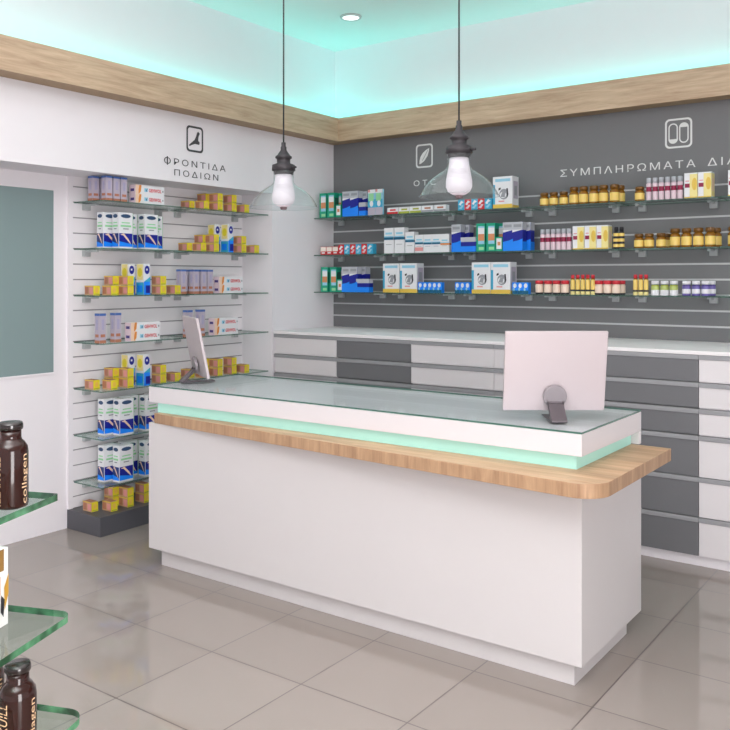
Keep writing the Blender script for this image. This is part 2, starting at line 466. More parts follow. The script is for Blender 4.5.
b = MB(); b.box(BX0 + .035, BX1 - .035, BY0 + .035, BY1 - .035, .855, .913, GLOW); b.obj('light_strip', ct, off)
b = MB(); b.box(BX0, BX1, BY0, BY1, .9135, 1.0, mat('upper box lacquer', (216, 210, 213), .34, vary=.01))
b.box(BX0, BX1, BY1 - .028, BY1, .856, .9135, WHITE_GLOSS)
b.obj('upper_box', ct, off, bevel=.002)
CTG = glass('counter glass', (250, 253, 253), strength=.3)
CTE = mat('counter glass edge', (70, 108, 96), .15)
b = MB(); b.box(BX0, BX1, BY0, BY1, 1.001, 1.0087, CTE, {'T': CTG, 'B': CTG}); b.obj('glass_top', ct, off)
TOPZ = 1.009

# ------------------------------------------------------------------ monitors
def make_monitor():
    e = empty('monitor', None, 'monitor')
    b = MB(); w, h, t = .43, .345, .016
    b.box(-w / 2, w / 2, -t / 2, t / 2, 0, h, SILVER, {'K': mat('black screen', (20, 20, 24), .15)})
    pn = b.obj('panel', e, (0, 0, .035), bevel=.003); pn.rotation_euler = (math.radians(11), 0, 0)
    b = MB(); b.lathe([(.0, 0), (.049, 0), (.049, .014), (.047, .016), (0, .016)], 28, m=STEEL); b.sm = [False] * len(b.sm)
    dk = b.obj('hinge_disc', e, (0, -.034, .1)); dk.rotation_euler = (PI / 2 + math.radians(11), 0, 0)
    dk.location = (0, -.028, .098)
    b = MB(); w2 = .033
    prof = [(-.052, .068), (-.122, .007), (-.122, 0), (-.106, 0), (-.043, .056), (-.03, .1), (-.036, .1), (-.042, .07)]
    i = len(b.v)
    for s_ in (-1, 1): b.v += [(s_ * w2, q[0], q[1]) for q in prof]
    k = len(prof)
    b.f += [[i + q for q in range(k)], [i + k + q for q in range(k)][::-1]]
    b.f += [[i + q, i + k + q, i + k + (q + 1) % k, i + (q + 1) % k] for q in range(k)]
    b.m += [b.mi(ARM)] * (k + 2); b.sm += [False] * (k + 2)
    b.obj('stand_arm', e, bevel=.002)
    b = MB(); b.box(-w2, w2, -.118, .075, 0, .006, ARM); b.obj('stand_foot', e, bevel=.002)
    return e
m1 = make_monitor()
m1.location = (-1.479, 3.408, TOPZ); m1.rotation_euler = (0, 0, .6266)
tag(m1, 'silver monitor seen square from behind on the right of the counter', 'monitor', 'monitors on the counter')
m2 = copy_tree(m1); m2.location = (-3.66, 3.44, TOPZ); m2.rotation_euler = (0, 0, -.555)
tag(m2, 'silver monitor seen edge-on at the left end of the counter', 'monitor', 'monitors on the counter')

# ------------------------------------------------------------------ pendant lamps, downlight
PG = glass('clear lamp glass', (244, 249, 249), haze=.05)
BULB = emit('frosted bulb', (204, 192, 200), .5)
def make_pendant():
    e = empty('pendant_lamp', None, 'lamp')
    b = MB()
    b.lathe([(.0, .175), (.012, .175), (.012, .155), (.016, .15), (.016, .135), (.02, .128), (.036, .105), (.045, .098), (.045, .09), (.036, .084), (.036, .062), (.062, .052), (.064, .022), (.055, .018), (.05, 0), (0, 0)], 28, m=DARK)
    b.tube([(.06, -.0, .035), (.088, 0, .035)], .006, DARK)
    b.obj('socket', e)
    b = MB(); b.tube([(0, 0, .17), (0, 0, ZC - 2.168)], .0042, DARK); b.obj('cord', e)
    b = MB(); b.lathe([(0, ZC - 2.168 - .03), (.05, ZC - 2.168 - .03), (.055, ZC - 2.168), (0, ZC - 2.168)], 24, m=DARK); b.obj('ceiling_rose', e)
    b = MB()
    b.lathe([(.056, .018), (.054, -.02), (.056, -.042), (.068, -.058), (.095, -.074), (.1235, -.093), (.146, -.114), (.162, -.135), (.176, -.158), (.187, -.18), (.190, -.181), (.1895, -.178)], 40, m=PG, caps=False)
    b.obj('glass_shade', e)
    b = MB()
    b.lathe([(.044, .0), (.047, -.03), (.055, -.07), (.062, -.11), (.062, -.135), (.052, -.158), (.03, -.172), (.012, -.176), (0, -.176)], 28, m=BULB)
    bo = b.obj('bulb', e)
    b = MB(); b.lathe([(0, -.19), (.016, -.19), (.02, -.178), (.012, -.172), (0, -.172)], 14, m=mat('bulb tip', (120, 96, 100), .4)); b.obj('tip', bo)
    return e
p1 = make_pendant(); p1.location = (x_on(459, 3.5), 3.5, 2.168)
tag(p1, 'glass bell pendant lamp hanging in front of the grey wall, nearer', 'lamp', 'pendant lamps over the counter')
p2 = copy_tree(p1); p2.location = (x_on(283.6, 3.5), 3.5, 2.168)
tag(p2, 'glass bell pendant lamp hanging in front of the white pillar, farther', 'lamp', 'pendant lamps over the counter')
e = empty('downlight', 'small round white recessed spotlight in the ceiling', 'light', (-3.74, 4.99, ZC - .012))
b = MB(); b.lathe([(.062, 0), (.075, 0), (.08, .008), (.08, .0118), (.062, .0118), (.062, 0)], 28, m=mat('downlight trim', (190, 192, 192), .4), caps=False); b.obj('trim_ring', e)
b = MB(); b.lathe([(0, .004), (.061, .004), (.061, .0115), (0, .0115)], 28, m=emit('downlight lens', (255, 255, 255), 1.6)); b.obj('lens', e)

# ------------------------------------------------------------------ products: shapes
def box_mesh(name, w, d, h, base, patches, sides=None):
    """carton standing on z=0, front face at y=-d/2. patch: (face, u0, u1, v0, v1, material) or (face, 'e', cu, cv, ru, rv, material) or (face, 'p', [(u,v)...], material)"""
    b = MB(); b.box(-w / 2, w / 2, -d / 2, d / 2, 0, h, base, sides)
    g = .0007
    def pt(face, u, v, k=1):
        if face == 'F': return (-w / 2 + u * w, -d / 2 - g * k, v * h)
        if face == 'L': return (-w / 2 - g * k, d / 2 - u * d, v * h)
        if face == 'R': return (w / 2 + g * k, -d / 2 + u * d, v * h)
        return (-w / 2 + u * w, -d / 2 + v * d, h + g * k)
    for i, q in enumerate(patches):
        k = 1 + i * .25
        if q[1] == 'e':
            b.poly([pt(q[0], q[2] + q[4] * math.cos(a * PI / 6), q[3] + q[5] * math.sin(a * PI / 6), k) for a in range(12)], q[6])
        elif q[1] == 'p': b.poly([pt(q[0], u, v, k) for u, v in q[2]], q[3])
        else: b.poly([pt(q[0], q[1], q[3], k), pt(q[0], q[2], q[3], k), pt(q[0], q[2], q[4], k), pt(q[0], q[1], q[4], k)], q[5])
    return b.mesh(name)
C = lambda name, *c: mat(name, c, .45, vary=.02)
cW = C('carton white', 232, 232, 236); cGr = C('carton green', 12, 160, 126); cOr = C('carton orange', 214, 140, 96); cBl = C('carton blue', 16, 136, 252)
cNv = C('carton navy', 14, 26, 146); cSil = C('carton silver', 186, 188, 196); cTl = C('carton teal', 0, 92, 128); cRd = C('carton red', 212, 40, 48)
cYl = C('carton yellow', 226, 210, 40); cTan = C('carton tan', 200, 160, 122); cPk = C('carton pink', 222, 150, 150); cCy = C('carton pale blue', 150, 205, 228)
cGo = C('carton gold', 226, 190, 80); cBk = C('carton black', 34, 34, 40); cMar = C('carton maroon', 146, 18, 66); cLil = C('carton lilac', 186, 176, 192)
cBr = C('carton brown', 178, 116, 90); cDG = C('carton dark green', 24, 92, 74); cGy = C('carton grey', 150, 152, 158); cLG = C('carton light green', 150, 214, 160)
cSk = C('carton peach', 238, 206, 184); cLY = C('carton pale yellow', 238, 222, 150); cAq = C('carton aqua', 60, 170, 210); cOl = C('carton olive', 164, 172, 62)
cOrg = C('carton bright orange', 226, 140, 60); cPL = C('carton purple', 74, 58, 130); cPLt = C('carton pale pink', 226, 202, 212)
MS = {}
MS['green_tall'] = box_mesh('toothpaste_carton', .068, .06, .2, cGr, [('F', .22, .95, .1, .9, cCy), ('F', .22, .95, .38, .62, cOr), ('F', .22, .95, .62, .84, cW), ('F', .0, 1, .0, .26, cGr), ('F', .3, .9, .05, .16, cLG), ('R', .1, .9, .35, .8, cDG)])
MS['green_short'] = box_mesh('carton', .052, .05, .1, cGr, [('F', .15, .9, .15, .9, cW), ('F', .3, .75, .4, .65, cOr)])
MS['blue_tall'] = box_mesh('carton', .078, .06, .2, cNv, [('F', 0, 1, .0, .32, cBl), ('F', 0, 1, .72, 1, cSil), ('F', .12, .88, .8, .92, cGy), ('F', 'p', [(0, .32), (1, .28), (1, .42), (.6, .36)], cBl), ('F', 'p', [(0, .66), (1, .74), (0, .74)], cW), ('R', 0, 1, 0, .32, cBl), ('R', 0, 1, .72, 1, cSil)])
MS['blue_tall'] = box_mesh('carton', .078, .06, .2, cNv, [('F', 0, 1, .0, .32, cBl), ('F', 0, 1, .72, 1, cSil), ('F', .12, .88, .82, .92, cGy), ('F', 'p', [(0, .32), (1, .26), (1, .42), (.6, .36)], cBl), ('F', 'p', [(0, .64), (1, .73), (0, .73)], cW), ('R', 0, 1, 0, .32, cBl), ('R', 0, 1, .72, 1, cSil)])
MS['blue_short'] = box_mesh('carton', .066, .05, .105, cNv, [('F', 0, 1, 0, .38, cBl), ('F', 0, 1, .68, 1, cSil), ('R', 0, 1, 0, .38, cBl), ('R', 0, 1, .68, 1, cSil)])
MS['pastel_pack'] = box_mesh('carton', .068, .02, .2, cCy, [('F', 0, 1, .0, .3, cLil), ('F', 0, 1, .3, .62, cAq), ('F', .1, .8, .55, .85, cLG), ('F', 0, 1, .86, 1, cW), ('F', 0, .3, .9, 1, cPk), ('F', 'e', .5, .45, .25, .12, cW)])
for kk, cc in (('red', cRd), ('green', cOl), ('grey', cBr)):
    MS['flat_' + kk] = box_mesh('carton', .098, .05, .05, cW, [('F', 0, 1, 0, .35, cc if kk != 'grey' else cGy), ('F', .25, .8, .5, .75, cc), ('T', .1, .9, .1, .9, cW)])
for kk, cc in (('blue', cAq), ('red', cRd)):
    MS['swirl_' + kk] = box_mesh('carton', .054, .05, .078, cc, [('F', 'p', [(.1, .55), (.5, .9), (.9, .75), (.55, .62), (.4, .45)], cW), ('F', 'p', [(.9, .45), (.5, .1), (.1, .2), (.45, .35), (.6, .5)], cCy if kk == 'blue' else cPLt)])
MS['peach_small'] = box_mesh('carton', .055, .05, .065, cRd, [('F', 0, 1, .42, .95, C('carton cream', 242, 228, 218)), ('F', .2, .8, .15, .32, cW)])
MS['mouth_box'] = box_mesh('carton', .15, .1, .223, cW, [('F', 0, 1, .0, .13, cGo), ('F', 0, .12, .13, .75, cAq), ('F', .12, .9, .84, .93, cCy), ('F', 'e', .57, .44, .24, .17, cGy), ('F', 'e', .53, .42, .17, .1, cW), ('F', 'p', [(.72, .3), (.8, .42), (.78, .62), (.7, .62), (.73, .45)], cBk), ('F', 'p', [(.3, .56), (.42, .6), (.4, .66), (.3, .63)], cBk), ('F', 'p', [(.4, .36), (.62, .34), (.66, .5), (.5, .52)], cGy),
    ('F', .3, .6, .2, .24, cPk), ('R', 0, 1, .0, .1, cGo), ('R', .15, .85, .3, .85, cLil), ('R', .3, .7, .4, .7, cGy)])
def wb(w, h, band, low=None, bc=cTl):
    pp = [('F', 0, 1, band - .05, band + .05, bc), ('F', .15, .85, band + .16, band + .24, cCy), ('F', 0, 1, band + .05, band + .1, cCy), ('R', 0, 1, band - .05, band + .05, bc)]
    if low: pp.append(('F', 0, 1, .1, .3, low))
    pp.append(('F', .2, .8, .34, .36, cGy))
    return box_mesh('carton', w, .06, h, cW, pp)
MS['white_large'] = wb(.088, .196, .58); MS['white_medium'] = wb(.08, .16, .56)
MS['white_pink'] = wb(.072, .135, .52, cPk); MS['white_plain'] = wb(.072, .135, .5); MS['white_orange'] = wb(.072, .135, .45, None, cOrg)
MS['blue_little'] = box_mesh('carton', .040, .04, .08, cBl, [('F', 0, 1, .0, .3, cTl), ('F', 'e', .5, .72, .32, .2, cW), ('F', 'e', .3, .4, .18, .14, cCy)])
MS['yellow_box'] = box_mesh('carton', .078, .07, .155, cW, [('F', .42, 1, .05, .95, cLY), ('F', 'e', .78, .55, .2, .25, cGo), ('F', .05, .42, .42, .58, cMar), ('F', .1, .38, .66, .7, cPk), ('R', 0, 1, .05, .95, cLY), ('R', .2, .8, .25, .75, cSk), ('F', 0, 1, 0, .05, cGo)])
MS['purple_tall'] = box_mesh('carton', .048, .048, .17, cLil, [(q, 0, 1, .92, 1, C('cap blue', 70, 106, 176)) for q in 'FL'] + [(q, 0, 1, .0, .1, cBr) for q in 'FL'] + [(q, .15, .85, .2, .3, cBr) for q in 'FL'] + [(q, .3, .7, .45, .8, C('pale lilac', 172, 166, 196)) for q in 'FL'])
MS['foot_carton'] = box_mesh('carton', .110, .065, .232, cW, sum([[(q, 0.02, .98, .05, .42, cNv if q == 'F' else C('carton deep blue', 30, 52, 120)), (q, 'e', .5, .9, .36, .055, C('logo navy', 44, 74, 112)), (q, .2, .8, .7, .73, cLG), (q, .12, .88, .6, .65, cLG), (q, .3, .7, .53, .56, cGy), (q, 'p', [(.1, .38), (.3, .36), (.75, .16), (.9, .1), (.7, .26), (.35, .42)], cSk), (q, 'p', [(0.02, .05), (.98, .05), (.98, .12), (.02, .2)], cBl)] for q in 'FL'], []) + [('R', 0, 1, 0, 1, cLG)])
MS['small_box'] = box_mesh('carton', .049, .088, .061, cTan, [('F', 0, 1, 0, 1, cYl), ('F', 'e', .5, .55, .28, .28, cGo), ('F', .1, .9, .06, .16, cOl), ('L', .06, .45, .15, .85, cBr), ('L', .55, .95, .15, .8, cPk), ('L', 0, 1, .9, 1, cGo), ('T', .1, .9, .1, .9, cBr)])
MS['bottle_box'] = box_mesh('carton', .052, .075, .205, cW, [('F', 0, 1, 0, .42, cBl), ('F', .3, 1, .05, .3, cNv), ('F', 'e', .5, .8, .4, .14, cNv), ('F', .35, .6, .78, .84, cW), ('F', 'p', [(0, .42), (1, .42), (1, .58), (.5, .5)], cAq), ('L', 0, 1, .0, .4, cAq), ('L', .15, .8, .08, .3, cBl), ('L', .1, .9, .48, .98, cLY), ('L', 'e', .5, .72, .3, .15, cYl)])
MS['long_box'] = box_mesh('carton', .24, .06, .06, cW, [('F', 0, .16, 0, 1, cSk), ('F', 'p', [(.1, .0), (.18, .3), (.2, 1), (.13, 1), (.1, .5)], cOrg), ('F', .3, .42, .3, .7, cCy), ('F', 'p', [(.34, .6), (.37, .3), (.42, .75), (.37, .5)], cTl), ('L', 0, 1, 0, 1, cPLt), ('L', .2, .8, .3, .6, cPL), ('F', .93, .97, .4, .6, cGy)])
AMB = mat('amber jar', (140, 92, 18), .15); AMBL = mat('gold jar label', (236, 204, 112), .35); AMBD = mat('dark amber lid', (112, 74, 20), .3)
def jar_mesh(r, hb, body, label, name='jar'):
    return MB().lathe([(r * .92, 0), (r, .004), (r, hb * .14), (r * 1.004, hb * .15), (r * 1.004, hb * .72), (r, hb * .73), (r * .97, hb * .86), (r * .72, hb * .97), (r * .7, hb)], 18,
        mats=[body, body, label, label, label, body, body, body]).mesh(name)
def lid_mesh(r, z0, h, m, name='lid'): return MB().lathe([(r, z0), (r, z0 + h * .85), (r * .9, z0 + h), (0, z0 + h)], 18, m=m).mesh(name)
JW = C('jar cream', 238, 214, 196); JR = C('lid red', 206, 44, 58); JG = C('jar label green', 176, 190, 110); JV = C('jar label violet', 112, 100, 168); JWH = C('jar white', 232, 230, 236)
LIDS = {}
MS['amber_small'] = jar_mesh(.0305, .070, AMB, AMBL); LIDS['amber_small'] = lid_mesh(.028, .070, .022, AMBD)
MS['amber_large'] = jar_mesh(.0315, .090, AMB, AMBL); LIDS['amber_large'] = lid_mesh(.029, .090, .028, AMBD)
MS['red_jar'] = MB().lathe([(.024, 0), (.027, .004), (.027, .012), (.0275, .014), (.0275, .06), (.024, .07)], 18, mats=[cBk, cBk, JW, JW, JW]).mesh('jar'); LIDS['red_jar'] = lid_mesh(.0275, .07, .024, JR)
MS['green_jar'] = MB().lathe([(.024, 0), (.025, .003), (.025, .01), (.0255, .011), (.0255, .035), (.0255, .058), (.021, .066), (.021, .07)], 18, mats=[JWH, JWH, JWH, JWH, JG, cOl, cDG]).mesh('jar'); LIDS['green_jar'] = lid_mesh(.0245, .07, .022, JWH)
MS['purple_jar'] = MB().lathe([(.024, 0), (.025, .003), (.025, .014), (.0255, .015), (.0255, .042), (.0255, .06), (.021, .066), (.021, .07)], 18, mats=[cPL, JV, JWH, JWH, JV, cPL, cPL]).mesh('jar'); LIDS['purple_jar'] = lid_mesh(.0245, .07, .022, JWH)
MS['pink_tube'] = MB().lathe([(.0155, 0), (.0165, .003), (.0165, .055), (.0165, .085), (.0165, .105), (.012, .11)], 16, mats=[cPLt, cPLt, cMar, cPLt, cPLt]).mesh('tube'); LIDS['pink_tube'] = lid_mesh(.0145, .11, .032, cSil)
MS['red_vial'] = MB().lathe([(.0135, 0), (.0145, .003), (.0145, .022), (.0145, .034), (.0145, .1), (.008, .108)], 16, mats=[cLY, cLY, cBk, AMBL, AMB]).mesh('vial'); LIDS['red_vial'] = lid_mesh(.0115, .108, .024, JR)
MS['striped_tube'] = MB().lathe([(.018, 0), (.0185, .01), (.0185, .03), (.0185, .045), (.0185, .065), (.0185, .08), (.0185, .1), (.013, .11)], 16, mats=[cBk, AMBL, cBk, AMBL, cBk, AMBL, cBk]).mesh('tube'); LIDS['striped_tube'] = lid_mesh(.013, .11, .03, cBk)
REDINK = mat('red print', (214, 46, 62), .5)
LONGTXT = text_mesh('GEHWOL', .105, .024, REDINK, 'lettering', 1.1, .03)
DESC = {
 'green_tall': ('tall green carton', 'green cartons'), 'green_short': ('short green and white carton', 'green cartons'),
 'blue_tall': ('tall navy and blue carton', 'blue cartons'), 'blue_short': ('short navy and blue carton', 'blue cartons'),
 'pastel_pack': ('pale blue and lilac carton', 'pastel cartons'), 'flat_red': ('flat white carton with red', 'flat cartons'), 'flat_green': ('flat white carton with olive', 'flat cartons'),
 'flat_grey': ('flat white and grey carton', 'flat cartons'), 'swirl_blue': ('small blue swirl carton', 'swirl cartons'), 'swirl_red': ('small red swirl carton', 'swirl cartons'),
 'peach_small': ('small red and peach carton', 'small red cartons'), 'mouth_box': ('big white carton with yellow base', 'big white cartons'),
 'white_large': ('large white carton, teal band', 'white and teal cartons'), 'white_medium': ('medium white carton, teal band', 'white and teal cartons'),
 'white_pink': ('white carton with pink patch', 'white and teal cartons'), 'white_plain': ('small white carton, teal band', 'white and teal cartons'), 'white_orange': ('white carton with orange band', 'white and teal cartons'),
 'blue_little': ('little bright blue carton', 'little blue cartons'), 'yellow_box': ('white and yellow carton', 'white and yellow cartons'),
 'purple_tall': ('slim lilac carton, blue top', 'slim lilac cartons'), 'foot_carton': ('white and blue foot carton', 'white and blue foot cartons'),
 'small_box': ('tan and yellow box', 'small tan and yellow cartons'), 'bottle_box': ('tall blue and yellow carton', 'blue and yellow cartons'),
 'long_box': ('long white carton, red lettering', 'long white cartons'), 'amber_small': ('short amber jar', 'amber jars'), 'amber_large': ('tall amber jar', 'amber jars'),
 'red_jar': ('cream jar with red lid', 'red-lidded jars'), 'green_jar': ('green-labelled jar, white lid', 'white-lidded jars'), 'purple_jar': ('violet-labelled jar, white lid', 'white-lidded jars'),
 'pink_tube': ('slim pale tube, maroon band', 'maroon-banded tubes'), 'red_vial': ('amber vial with red cap', 'red-capped vials'), 'striped_tube': ('black and gold striped tube', 'striped tubes')}
NAMES = {'amber_small': 'amber_jar', 'amber_large': 'amber_jar', 'red_jar': 'cream_jar', 'green_jar': 'supplement_jar', 'purple_jar': 'supplement_jar', 'pink_tube': 'cosmetic_tube', 'red_vial': 'amber_vial', 'striped_tube': 'cosmetic_tube'}
CATS = {'amber_jar': 'jar', 'cream_jar': 'jar', 'supplement_jar': 'jar', 'cosmetic_tube': 'tube', 'amber_vial': 'vial'}
PLACED = []    # (object, kind, shelf phrase, order along shelf, note)
def put(kind, loc, rotz, shelf, order, note=''):
    nm = NAMES.get(kind, 'carton')
    o = mesh_obj(nm, MS[kind], None, loc, (0, 0, rotz))
    if kind in LIDS: mesh_obj('lid' if nm != 'cosmetic_tube' and nm != 'amber_vial' else 'cap', LIDS[kind], o)
    if kind == 'long_box': mesh_obj('lettering', LONGTXT, o, (-.01, -.0315, .018))
    PLACED.append((o, kind, shelf, order, note)); return o
def dims(kind):
    me = MS[kind]; return [max(v.co[i] for v in me.vertices) - min(v.co[i] for v in me.vertices) for i in range(3)]

# ------------------------------------------------------------------ products on the grey wall
YFRONT = YSH + .02
def back(row, bay, items):
    z = SHZ[row] + .0005
    sh = 'grey wall %s shelf, %s bay' % (['top', 'middle', 'bottom'][row], ORD[bay])
    for it in items:
        kind, p0, p1 = it[:3]; rank = it[3] if len(it) > 3 else 0
        w, d, h = dims(kind)
        yf = YFRONT + rank * .075
        x = (x_on(p0, yf) + x_on(p1, yf)) / 2
        put(kind, (x, yf + d / 2, z), 0, sh, x, ', rear' if rank else '')
back(0, 1, [('green_tall', 319, 326.5), ('green_tall', 327, 334.5), ('green_short', 335.5, 341), ('green_tall', 335, 341.5, 1), ('blue_tall', 342.5, 350), ('blue_tall', 350.2, 358), ('blue_tall', 359.5, 367, 1), ('blue_short', 358.5, 366), ('pastel_pack', 368, 375), ('pastel_pack', 375.4, 382.4)])
back(0, 2, [('flat_red', 387, 398), ('flat_green', 398.6, 409.4), ('flat_green', 410, 421), ('flat_grey', 421.5, 433), ('flat_grey', 434, 446)])
back(0, 3, [('swirl_blue', 458, 464.5), ('swirl_red', 464.7, 471), ('swirl_blue', 471.3, 477.5), ('swirl_red', 477.8, 484), ('swirl_blue', 484.5, 491.5), ('mouth_box', 493, 512)])
back(0, 4, [('amber_small', 539, 546), ('amber_small', 548, 556), ('amber_small', 558, 566)] + [('amber_large', a, a + 7.8) for a in (568.3, 578, 588.3, 598)] + [('amber_large', 608.8, 617), ('amber_large', 614.5, 622.5, 1)])
back(0, 5, [('amber_small', 633.5, 643)] + [('pink_tube', 645.3 + 6.25 * k, 650.9 + 6.25 * k) for k in range(6)] + [('yellow_box', 684.5, 697), ('yellow_box', 698.3, 711)])
back(1, 1, [('peach_small', 320.5, 326), ('peach_small', 326.3, 332), ('peach_small', 332.3, 338)] + [('swirl_red' if k % 2 == 0 else 'swirl_blue', 338.4 + 5.75 * k, 343.8 + 5.75 * k) for k in range(6)])
back(1, 2, [('white_large', 384, 393.6), ('white_large', 394.2, 404.4), ('white_medium', 405.3, 414), ('white_pink', 415, 423), ('white_plain', 423.7, 431.5), ('white_plain', 432.2, 440), ('white_orange', 440.6, 448.6)])
back(1, 3, [('blue_tall', 452, 460.3), ('blue_tall', 460.5, 469, 1), ('blue_short', 461.3, 468), ('blue_short', 468.3, 475), ('green_tall', 476, 485), ('green_tall', 486.4, 494.8), ('green_tall', 496, 503.5, 1), ('green_short', 495.7, 502), ('blue_tall', 503.3, 512.4), ('blue_tall', 512.9, 522), ('blue_tall', 521.5, 529.5, 1)])
back(1, 4, [('pink_tube', 539.2 + 5.3 * k, 544 + 5.3 * k) for k in range(6)] + [('yellow_box', 572.6, 583.8), ('yellow_box', 584.6, 595.8), ('yellow_box', 596.6, 608), ('striped_tube', 613, 617.5), ('striped_tube', 618.2, 623)])
back(1, 5, [('amber_small', 633, 642), ('amber_small', 643.2, 652.2), ('amber_small', 655.4, 664), ('amber_small', 661, 669, 1)] + [('amber_large', a, a + 8.6) for a in (669.4, 680.8, 692.8)] + [('amber_large', 704.6, 713.6), ('amber_large', 711, 719, 1)])
back(2, 1, [('green_tall', 320.5, 328), ('green_tall', 329.2, 336.8), ('green_short', 337.3, 342), ('green_tall', 337.5, 344, 1), ('blue_tall', 341.8, 349.4), ('blue_tall', 349.6, 357), ('blue_tall', 358, 365.5, 1), ('blue_short', 356.6, 362.5), ('blue_short', 362.8, 368.8)])
back(2, 2, [('mouth_box', 383, 399), ('mouth_box', 400.2, 416.4)] + [('blue_little', 418 + 4.75 * k, 422.4 + 4.75 * k) for k in range(5)])
back(2, 3, [('blue_little', 455 + 5.1 * k, 459.6 + 5.1 * k) for k in range(3)] + [('mouth_box', 472, 490), ('mouth_box', 491, 510)] + [('blue_little', 512.5 + 5.4 * k, 517.2 + 5.4 * k) for k in range(3)])
back(2, 4, [('red_jar', 534 + 8.6 * k, 541.6 + 8.6 * k) for k in range(4)] + [('red_vial', 569.8 + 5.05 * k, 574 + 5.05 * k) for k in range(5)] + [('red_jar', 593.5 + 8.8 * k, 601.2 + 8.8 * k) for k in range(3)] + [('red_jar', 616, 623.5, 1)])
back(2, 5, [('red_vial', 632.5 + 5.3 * k, 637 + 5.3 * k) for k in range(3)] + [('green_jar', 650 + 9.3 * k, 658.2 + 9.3 * k) for k in range(3)] + [('purple_jar', 681.3 + 9.6 * k, 689.6 + 9.6 * k) for k in range(3)] + [('purple_jar', 706.5, 714.5, 1)])
back(0, 6, [('yellow_box', 728, 742)])
back(1, 6, [('amber_large', 727.5, 737)])

# ------------------------------------------------------------------ products on the white slat wall
XFR = XB + .0165 + .29 - .02
def left(k, bay, items, z=None, phrase=None):
    """items: (kind, column of the front left edge, rank, level)"""
    z = (SHZ[k] if z is None else z) + .0005
    sh = phrase or 'slat wall %s shelf, %s column' % (LN[k], ['left', 'right'][bay])
    for it in items:
        kind, px = it[:2]; rank = it[2] if len(it) > 2 else 0; lev = it[3] if len(it) > 3 else 0
        w, d, h = dims(kind)
        pitch = .092 if kind == 'small_box' else .084
        y = y_on(px, XFR - rank * pitch) + w / 2
        x = XFR - d / 2 - rank * pitch
        both = any(j is not it and j[1] == px and (j[2] if len(j) > 2 else 0) == rank for j in items)
        note = (', upper' if lev else ', lower') if both else ''
        o = put(kind, (x, y, z + lev * (h + .0004)), PI / 2, sh, y + rank * .0001, note + ((', rear' if not note else ' rear') if rank else ''))
        if kind == 'purple_tall': o.scale.z = {0: .92, 3: 1.1}.get(k, 1.)
def stack(px, rank=0): return [('small_box', px, rank, 0), ('small_box', px, rank, 1)]
def longs(px): return [('long_box', px, 0, 0), ('long_box', px, 0, 1)]
def mixed(p, tall): 
    r_ = [('small_box', p[0] + 2.3, 1), ('small_box', p[1]), *stack(p[1] + 1.7, 1), *stack(p[2])]
    if tall: r_ += [('bottle_box', p[2] + .9, 1), ('bottle_box', tall)]
    return r_ + [*stack(p[3]), ('small_box', p[4])]
left(0, 0, [('purple_tall', 92.6, 1), ('purple_tall', 100.5, 1), ('purple_tall', 106), ('purple_tall', 113.5), ('purple_tall', 121), *longs(135.5)])
left(0, 1, mixed((187, 203.9, 217.7, 231.8, 244.5), None))
def cartons(a, b_, c): return [('foot_carton', a, 1), ('foot_carton', b_), ('foot_carton', b_ + 5, 1), ('foot_carton', c), ('foot_carton', c + 5, 1)]
left(1, 0, cartons(103, 118.5, 144.5))
left(1, 1, mixed((184.5, 201, 214, 241.5, 254.5), 228.3))
left(2, 0, mixed((91, 111, 127.5, 160.4, 175), 143.8))
left(2, 1, [('purple_tall', 181), ('purple_tall', 187, 1), ('purple_tall', 193.8), ('purple_tall', 201.5), ('purple_tall', 208), *longs(219.5)])
left(3, 0, [('purple_tall', 99.5), ('purple_tall', 115), *longs(131)])
left(3, 1, [('purple_tall', 187.5), ('purple_tall', 200), *longs(214.5)])
left(4, 0, mixed((91, 111, 127.5, 160.4, 175), 143.8))
left(4, 1, mixed((187, 203.9, 217.7, 231.8, 244.5), None))
left(5, 0, cartons(104, 119.5, 145.5))
left(6, 0, cartons(104, 119, 145))
left(7, 0, [('small_box', 91.5, 1), ('small_box', 111), *stack(112.7, 1), *stack(127.5), *stack(144), ('small_box', 160)], .1225, 'charcoal plinth')

# labels: each product by its look, its turn from the left among its like and its shelf
from collections import defaultdict
grp = defaultdict(list)
for t in PLACED: grp[(t[1], t[2], t[4])].append(t)
for (kind, sh, note), ts in grp.items():
    ts.sort(key=lambda t: t[3])
    cat_all = [t for t in PLACED if t[1] == kind and t[2] == sh]
    for i, t in enumerate(ts):
        d, gname = DESC[kind]
        if len(ts) == 1 and len(cat_all) == 1: lab = '%s, the only one on %s' % (d, sh)
        elif len(ts) == 1: lab = '%s%s, on %s' % (d, note, sh)
        else: lab = '%s%s, %s from left on %s' % (d, note, ORD[i + 1], sh)
        nm = NAMES.get(kind, 'carton')
        tag(t[0], lab, CATS.get(nm, 'box'), '%s on the %s' % (gname, sh))

# ------------------------------------------------------------------ glass display stand in the foreground
ds = empty('display_stand', 'tiered glass display stand with green edged shelves at left foreground', 'display stand', (-2.45, 1.35, 0))
do = Vector((2.45, -1.35, 0))
FG = glass('display glass', (240, 248, 244), strength=.7)
FE = bpy.data.materials.new('thick green glass edge'); FE.use_nodes = True
n, l = FE.node_tree.nodes, FE.node_tree.links; p = n['Principled BSDF']; p.inputs['Roughness'].default_value = .08
tc = n.new('ShaderNodeTexCoord'); nz = n.new('ShaderNodeTexNoise'); nz.inputs['Scale'].default_value = 16; nz.inputs['Detail'].default_value = 2
rp = n.new('ShaderNodeValToRGB'); rp.color_ramp.elements[0].position = .38; rp.color_ramp.elements[1].position = .68
rp.color_ramp.elements[0].color = rgb(30, 70, 44); rp.color_ramp.elements[1].color = rgb(100, 166, 122)
l.new(tc.outputs['Object'], nz.inputs['Vector']); l.new(nz.outputs['Fac'], rp.inputs[0]); l.new(rp.outputs[0], p.inputs['Base Color'])
